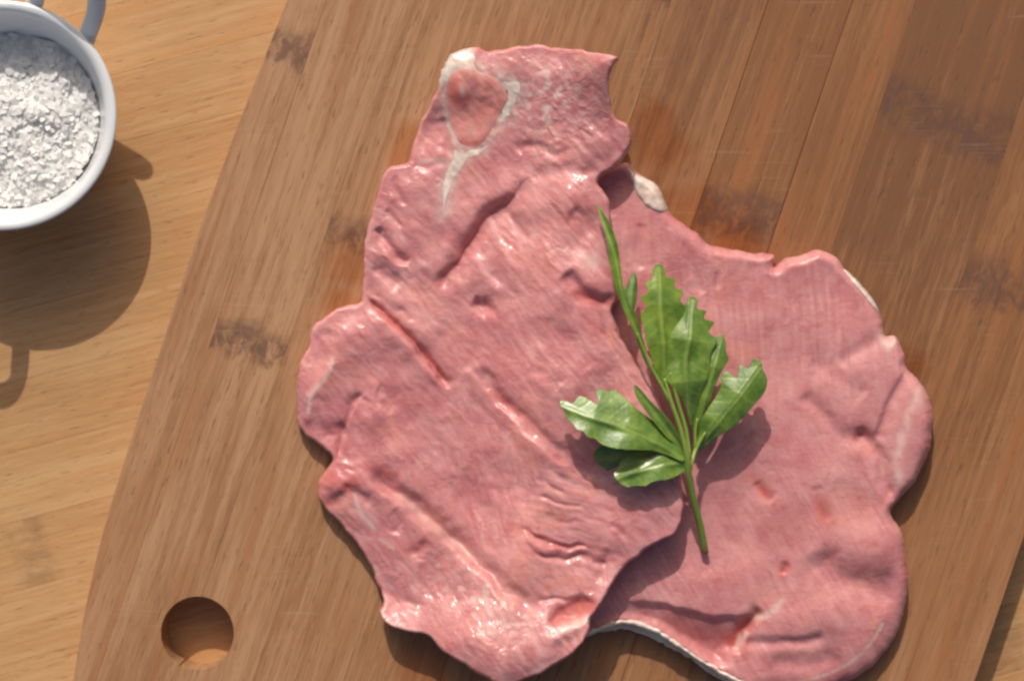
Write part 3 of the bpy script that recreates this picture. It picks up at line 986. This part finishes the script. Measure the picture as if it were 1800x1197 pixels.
# ------------------------------------------------------------------ parsley sprig
m = NT('parsley_leaf')
pos = m.n('ShaderNodeNewGeometry').outputs['Position']
rib = m.attr('rib')
nz = m.noise(pos, 190, 3, 0.6)
col = m.mix(m.ramp(nz, 0.3, 0.7), (0.08, 0.17, 0.016), (0.18, 0.29, 0.036))
col = m.mix(m.math('MULTIPLY', rib, 0.35), col, (0.33, 0.43, 0.12))
col = m.mix(m.math('ADD', 0.5, m.attr('yellow', 'OBJECT')), m.mix(1.0, col, (0.75, 0.85, 1.1), 'MULTIPLY'), m.mix(1.0, col, (1.25, 1.12, 0.8), 'MULTIPLY'))
hh = m.math('ADD', m.math('MULTIPLY', m.noise(pos, 700, 2), 0.5), m.math('MULTIPLY', rib, -0.3))
m_leaf = m.out(Base_Color=col, Roughness=0.4, Normal=m.bump(hh, 0.0005, 0.6), Specular_IOR_Level=0.6, Coat_Weight=0.6, Coat_Roughness=0.3,
               Subsurface_Weight=0.15, Subsurface_Scale=0.0006, Subsurface_Radius=(0.5, 1.0, 0.2))
m = NT('parsley_stem')
pos = m.n('ShaderNodeNewGeometry').outputs['Position']
sx = m.n('ShaderNodeSeparateXYZ')
m.put(sx.inputs[0], pos)
tip = P(1240, 968)[1]
brown = m.ramp(sx.outputs[1], tip + 0.0005, tip + 0.005, 0.85, 0.0)
col = m.mix(m.noise(pos, 160, 2), (0.15, 0.25, 0.03), (0.26, 0.36, 0.07))
col = m.mix(brown, col, (0.26, 0.12, 0.05))
m_stem = m.out(Base_Color=col, Roughness=0.38, Subsurface_Weight=0.1, Subsurface_Scale=0.001)

zs = 118.0
sprig = empty('parsley_sprig', P(1210, 812, 0.018))
tag(sprig, 'green flat-leaf parsley sprig with short stem lying on top of the two raw cutlets', 'parsley')


def leaf(outline, mid, zmid, fold, amp, seed, vein=(26, 0.7), name='leaflet', tilt=0.0, wide=1.12):
    ol = catmull(outline, True, 4)
    ol = (np.roll(ol, 1, 0) + 2 * ol + np.roll(ol, -1, 0)) / 4
    ml = catmull(mid, False, 4)
    _, qx, qy, _, _ = seg_dist(ol[:, 0], ol[:, 1], ml, False)
    ol = np.stack([qx, qy], 1) + (ol - np.stack([qx, qy], 1)) * wide
    ol = (np.roll(ol, 1, 0) + 2 * ol + np.roll(ol, -1, 0)) / 4
    k = (D - float(np.mean(zmid)) / PX) / D

    def fn(x, y, d):
        dm, _, _, t, s = seg_dist(x, y, ml, False)
        z = np.interp(t, np.linspace(0, 1, len(zmid)), zmid) + (-14 if seed in (209, 213, 215) else 0)
        z = z + fold * dm * sstep(0, 9, dm) + fbm(x, y, 60, seed, 1) * amp * 1.3 * sstep(0, 12, dm)
        z = z + tilt * (y - np.interp(x, *zip(*sorted(zip(ml[:, 0], ml[:, 1]))))) * (np.abs(tilt) > 0)
        sp, sl = vein
        ph = (t * np.hypot(*(np.diff(ml, axis=0).T)).sum() - dm * sl) / sp
        sv = np.exp(-((ph - np.round(ph)) * sp / 2.6) ** 2) * sstep(1, 4, dm)
        ribm = np.maximum(np.exp(-(dm / 2.6) ** 2), 0.3 * sv)
        z = z - 0.5 * ribm 
        b = z - 1.6 * sstep(0, 3, d)
        b = np.where(d <= 0, z, np.minimum(b, z - 0.15))
        return z, b, {'rib': ribm}
    V, F, M = sheet(ol, 1.7, fn)
    o = put(name, mesh_from(name, V, F, M, k), m_leaf, sprig)
    o['yellow'] = {211: 0.5, 203: -0.5, 219: -0.4, 217: 0.2, 213: 0.1}.get(seed, 0.0)
    return o


leaf([(982, 707), (993, 703), (1006, 712), (1016, 698), (1030, 702), (1052, 714), (1046, 690), (1058, 689), (1068, 695), (1078, 690), (1098, 705), (1120, 724), (1150, 745), (1180, 774), (1205, 800),
      (1203, 812), (1190, 806), (1150, 791), (1110, 787), (1076, 782), (1056, 775), (1046, 766), (1034, 765), (1026, 754), (1014, 752), (1008, 741), (998, 738), (994, 724)],
     [(988, 712), (1040, 732), (1100, 752), (1160, 780), (1206, 806)], [142, 154, 154, 144, 126], -0.14, 5, 201, tilt=0.34)
leaf([(1042, 800), (1048, 790), (1058, 786), (1066, 779), (1100, 780), (1150, 790), (1168, 800), (1140, 808), (1106, 815), (1092, 832), (1080, 828), (1070, 829), (1062, 820), (1052, 816)],
     [(1048, 804), (1100, 798), (1165, 799)], [112, 118, 118], -0.3, 4, 203, tilt=-0.35)
leaf([(1082, 842), (1078, 832), (1088, 824), (1092, 812), (1102, 808), (1106, 800), (1130, 799), (1160, 794), (1188, 797), (1208, 806), (1209, 822), (1195, 832), (1170, 840), (1150, 842), (1130, 852), (1118, 850), (1104, 855), (1092, 850)],
     [(1086, 838), (1130, 824), (1170, 814), (1209, 812)], [134, 142, 138, 124], -0.16, 5, 205, tilt=0.3)
leaf([(1114, 675), (1124, 683), (1140, 702), (1156, 719), (1174, 737), (1191, 762), (1201, 792), (1188, 782), (1170, 765), (1150, 741), (1131, 715), (1117, 694)],
     [(1116, 680), (1150, 724), (1200, 790)], [140, 134, 122], 0.5, 2, 207)
leaf([(1335, 631), (1341, 640), (1340, 648), (1348, 660), (1347, 678), (1340, 692), (1320, 715), (1300, 738), (1275, 759), (1250, 777), (1228, 797), (1220, 789), (1232, 750), (1245, 725), (1262, 700),
      (1272, 680), (1274, 662), (1286, 654), (1296, 668), (1303, 655), (1304, 641), (1318, 651), (1324, 634)],
     [(1338, 645), (1300, 695), (1260, 745), (1223, 793)], [132, 142, 136, 116], -0.3, 4, 209)
leaf([(1158, 462), (1168, 472), (1170, 488), (1186, 488), (1182, 506), (1198, 510), (1191, 530), (1203, 540), (1204, 565), (1206, 600), (1198, 640), (1180, 672), (1164, 676), (1151, 642), (1140, 602),
      (1134, 572), (1129, 552), (1140, 540), (1128, 522), (1143, 514), (1136, 497), (1150, 490), (1148, 475)],
     [(1158, 468), (1160, 540), (1166, 610), (1168, 672)], [122, 134, 134, 120], -0.32, 5, 211)
leaf([(1219, 519), (1228, 529), (1224, 544), (1242, 544), (1235, 560), (1254, 565), (1243, 584), (1258, 596), (1247, 620), (1246, 644), (1236, 682), (1227, 722), (1218, 750), (1207, 716), (1196, 692), (1178, 672),
      (1166, 640), (1166, 615), (1176, 592), (1188, 570), (1196, 556), (1204, 546), (1208, 532)],
     [(1218, 525), (1212, 590), (1205, 650), (1215, 745)], [130, 150, 148, 120], -0.3, 5, 213)
leaf([(1271, 584), (1273, 594), (1279, 604), (1274, 614), (1280, 630), (1269, 650), (1256, 682), (1244, 722), (1228, 764), (1216, 744), (1214, 702), (1218, 662), (1228, 634), (1238, 616), (1254, 610), (1257, 596), (1265, 592)],
     [(1270, 588), (1256, 640), (1240, 700), (1226, 758)], [126, 138, 134, 118], -0.35, 4, 215)
leaf([(1049, 359), (1061, 375), (1077, 408), (1086, 440), (1091, 480), (1099, 520), (1118, 558), (1131, 600), (1143, 646), (1131, 630), (1114, 582), (1099, 550), (1084, 511), (1074, 470), (1069, 430), (1060, 396)],
     [(1050, 362), (1078, 440), (1095, 520), (1122, 590), (1141, 642)], [112, 126, 128, 122, 116], 0.7, 3, 217)
leaf([(1116, 476), (1120, 500), (1118, 526), (1114, 545), (1106, 562), (1096, 534), (1097, 512), (1104, 502), (1108, 488)],
     [(1115, 480), (1108, 520), (1106, 558)], [98, 106, 110], -0.6, 2, 219)


def stem(pts, r):
    """tapered tube through (px, py, height px) points"""
    c = np.array([P(x, y, z / PX) for x, y, z in pts])
    cc = catmull(c * PX, False, 6) / PX
    rr = np.interp(np.linspace(0, 1, len(cc)), np.linspace(0, 1, len(r)), r) / PX
    t = np.gradient(cc, axis=0)
    t /= np.linalg.norm(t, axis=1)[:, None]
    a1 = np.cross(t, [0, 0, 1.0])
    a1 /= np.linalg.norm(a1, axis=1)[:, None]
    a2 = np.cross(a1, t)
    S = 10
    V = []
    for i in range(len(cc)):
        for s in range(S):
            q = 2 * math.pi * s / S
            groove_r = 1 - 0.12 * math.cos(3 * q)
            V.append(cc[i] + rr[i] * groove_r * (a1[i] * math.cos(q) + a2[i] * math.sin(q)))
    F = []
    for i in range(len(cc) - 1):
        for s in range(S):
            F.append((i * S + s, i * S + (s + 1) % S, (i + 1) * S + (s + 1) % S, (i + 1) * S + s))
    F.append(tuple(range(S))[::-1])
    F.append(tuple((len(cc) - 1) * S + s for s in range(S)))
    me = bpy.data.meshes.new('stem')
    me.from_pydata([tuple(v) for v in V], [], F)
    for p in me.polygons:
        p.use_smooth = True
    return put('stem', me, m_stem, sprig)


stem([(1240, 970, 63), (1232, 925, 82), (1220, 878, 102), (1211, 835, 120), (1209, 805, 129), (1196, 752, 132), (1180, 705, 131), (1168, 665, 129)], [6.5, 6.0, 5.6, 5.5, 5, 4, 3.5, 3])
stem([(1210, 835, 120), (1216, 812, 120), (1224, 788, 112), (1240, 760, 114)], [4.5, 4, 3.5, 2])
stem([(1212, 800, 126), (1206, 755, 122), (1190, 700, 124), (1178, 655, 126)], [3.5, 3.5, 3, 2])
stem([(1178, 705, 130), (1160, 672, 128), (1140, 635, 126), (1120, 585, 128)], [3, 2.6, 2.4, 1.6])
stem([(1224, 788, 112), (1222, 765, 112), (1226, 735, 114)], [3, 2.6, 2])

# ------------------------------------------------------------------ white two-eared cup with coarse salt
m = NT('white_ceramic')
pos = m.n('ShaderNodeNewGeometry').outputs['Position']
col = m.mix(m.ramp(m.noise(pos, 60, 3), 0.3, 0.7), (0.74, 0.76, 0.78), (0.79, 0.80, 0.81))
m_cup = m.out(Base_Color=col, Roughness=0.3, Specular_IOR_Level=0.5, Coat_Weight=0.3, Coat_Roughness=0.2, Normal=m.bump(m.noise(pos, 120, 3), 0.0003, 0.3))
CH = 0.0308
rim_z = TABLE_Z + CH
cx, cy, _ = P(2, 203, rim_z)
RR = 0.0381
cup = empty('cup', (cx, cy, TABLE_Z))
tag(cup, 'small white ceramic cup with two loop ears, filled with coarse salt, beside the board', 'cup')
prof = [(0.0, 0.0), (0.020, 0.0), (0.0235, 0.0006), (0.0262, 0.003), (0.0300, 0.010), (0.0335, 0.019), (0.0358, 0.0265), (0.0372, 0.0300), (0.0380, 0.0316), (0.0381, 0.0325),
        (0.0376, 0.0330), (0.0366, 0.0331), (0.0355, 0.0329), (0.0346, 0.0320), (0.0337, 0.0290), (0.0325, 0.0240), (0.0300, 0.0160), (0.0272, 0.0090), (0.0230, 0.0045), (0.0, 0.0040)]
S = 96
V, F = [], []
for (r, z) in prof[1:-1]:
    z *= 0.925
    for s in range(S):
        q = 2 * math.pi * s / S
        V.append((r * math.cos(q), r * math.sin(q), z))
nr = len(prof) - 2
for i in range(nr - 1):
    for s in range(S):
        F.append((i * S + s, i * S + (s + 1) % S, (i + 1) * S + (s + 1) % S, (i + 1) * S + s))
b0 = len(V)
V += [(0, 0, 0.0), (0, 0, 0.004)]
for s in range(S):
    F.append((b0, (s + 1) % S, s))
    F.append((b0 + 1, (nr - 1) * S + s, (nr - 1) * S + (s + 1) % S))
me = bpy.data.meshes.new('bowl')
me.from_pydata(V, [], F)
for p in me.polygons:
    p.use_smooth = True
bowl = bpy.data.objects.new('bowl', me)
me.materials.append(m_cup)
C.objects.link(bowl)
bowl.parent = cup


def ear(direction, reach=0.78):
    c0 = R(direction)
    half = 0.0103
    pts = []
    for (o, sd) in ((0.0006, -1), (0.004, -1), (0.011, -1.02), (0.0175, -0.92), (0.0220, -0.55), (0.0232, 0), (0.0220, 0.55), (0.0175, 0.92), (0.011, 1.02), (0.004, 1), (0.0006, 1)):
        r = 0.0352 + o * reach
        pts.append((r, sd * half))
    cc = catmull(np.array(pts) * 1000, False, 0.8) / 1000
    t = np.gradient(cc, axis=0)
    t /= np.hypot(*t.T)[:, None]
    nn = np.stack([-t[:, 1], t[:, 0]], 1)
    V, F = [], []
    S = 14
    for i in range(len(cc)):
        for s in range(S):
            q = 2 * math.pi * s / S
            w, h = 0.0032 * math.cos(q), 0.0026 * math.sin(q)
            x, y = cc[i] + nn[i] * w
            zz = 0.0268 + h + 1.0 * (cc[i][0] - 0.0358)
            V.append((x * math.cos(c0) - y * math.sin(c0), x * math.sin(c0) + y * math.cos(c0), zz))
    for i in range(len(cc) - 1):
        for s in range(S):
            F.append((i * S + s, (i + 1) * S + s, (i + 1) * S + (s + 1) % S, i * S + (s + 1) % S))
    F.append(tuple(range(S)))
    F.append(tuple((len(cc) - 1) * S + s for s in range(S))[::-1])
    me = bpy.data.meshes.new('ear')
    me.from_pydata(V, [], F)
    for p in me.polygons:
        p.use_smooth = True
    o = bpy.data.objects.new('ear', me)
    me.materials.append(m_cup)
    C.objects.link(o)
    o.parent = cup


ear(59)
ear(59 + 186, 0.5)

# salt: a heap of coarse crystals
m = NT('salt_crystals')
pos = m.n('ShaderNodeNewGeometry').outputs['Position']
col = m.mix(m.noise(pos, 500, 2), (0.93, 0.92, 0.895), (0.975, 0.965, 0.945))
m_salt = m.out(Base_Color=col, Roughness=0.45, Specular_IOR_Level=0.25)
tl = m.n('ShaderNodeBsdfTranslucent')
m.put(tl.inputs[0], col)
mx = m.n('ShaderNodeMixShader')
mx.inputs[0].default_value = 0.2
m.t.links.new(m.b.outputs[0], mx.inputs[1])
m.t.links.new(tl.outputs[0], mx.inputs[2])
m.t.links.new(mx.outputs[0], m.t.nodes['Material Output'].inputs[0])
rng = np.random.RandomState(9)
V, F = [], []
box = np.array([(-1, -1, -1), (1, -1, -1), (1, 1, -1), (-1, 1, -1), (-1, -1, 1), (1, -1, 1), (1, 1, 1), (-1, 1, 1)], float)
bf = [(0, 3, 2, 1), (4, 5, 6, 7), (0, 1, 5, 4), (1, 2, 6, 5), (2, 3, 7, 6), (3, 0, 4, 7)]


def salt_h(x, y):
    r = np.hypot(x, y)
    xx, yy = x * PX, y * PX
    return 0.0138 + 0.0060 * np.exp(-((x - 0.006) ** 2 + (y + 0.004) ** 2) / 0.018 ** 2) + fbm(xx, yy, 58, 301, 3, 0.5) * 0.0020 + fbm(xx, yy, 20, 305, 2) * 0.00025


# heap body
nR, nS = 90, 300
gr = (0.0292 * np.arange(nR + 1) / nR)[:, None]
gq = (2 * np.pi * np.arange(nS) / nS)[None, :]
gx_, gy_ = (gr * np.cos(gq)).ravel(), (gr * np.sin(gq)).ravel()
V = [tuple(v) for v in np.stack([gx_, gy_, salt_h(gx_, gy_) - 0.0001], 1)]
for i in range(nR):
    for s in range(nS):
        F.append((i * nS + s, (i + 1) * nS + s, (i + 1) * nS + (s + 1) % nS, i * nS + (s + 1) % nS))
N = 1700
rr = 0.0292 * np.sqrt(rng.rand(N))
qq = rng.rand(N) * 2 * np.pi
xs, ys = rr * np.cos(qq), rr * np.sin(qq)
zs_ = salt_h(xs, ys) + rng.uniform(-0.0003, 0.0003, N)
for i in range(N):
    s = np.array([0.00085, 0.00075, 0.0004]) * rng.uniform(0.5, 1.35) * rng.uniform(0.7, 1.3, 3)
    qa = rng.rand() * 6.283
    tx, ty = rng.normal(0, 0.28, 2)
    Q = np.array([(math.cos(qa), -math.sin(qa), tx), (math.sin(qa), math.cos(qa), ty), (-tx, -ty, 1.0)])
    bx = (box * s * rng.uniform(0.75, 1.1, (8, 1))) @ Q.T + (xs[i], ys[i], zs_[i])
    b0 = len(V)
    V += [tuple(v) for v in bx]
    F += [tuple(b0 + q for q in f_) for f_ in bf]
me = bpy.data.meshes.new('salt')
me.from_pydata(V, [], F)
for p in me.polygons[:nR * nS]:
    p.use_smooth = True
salt = put('salt', me, m_salt)
salt.location = (cx, cy, TABLE_Z)
salt['kind'] = 'stuff'
salt['label'] = 'coarse white salt crystals heaped in the white cup'
salt['category'] = 'salt'
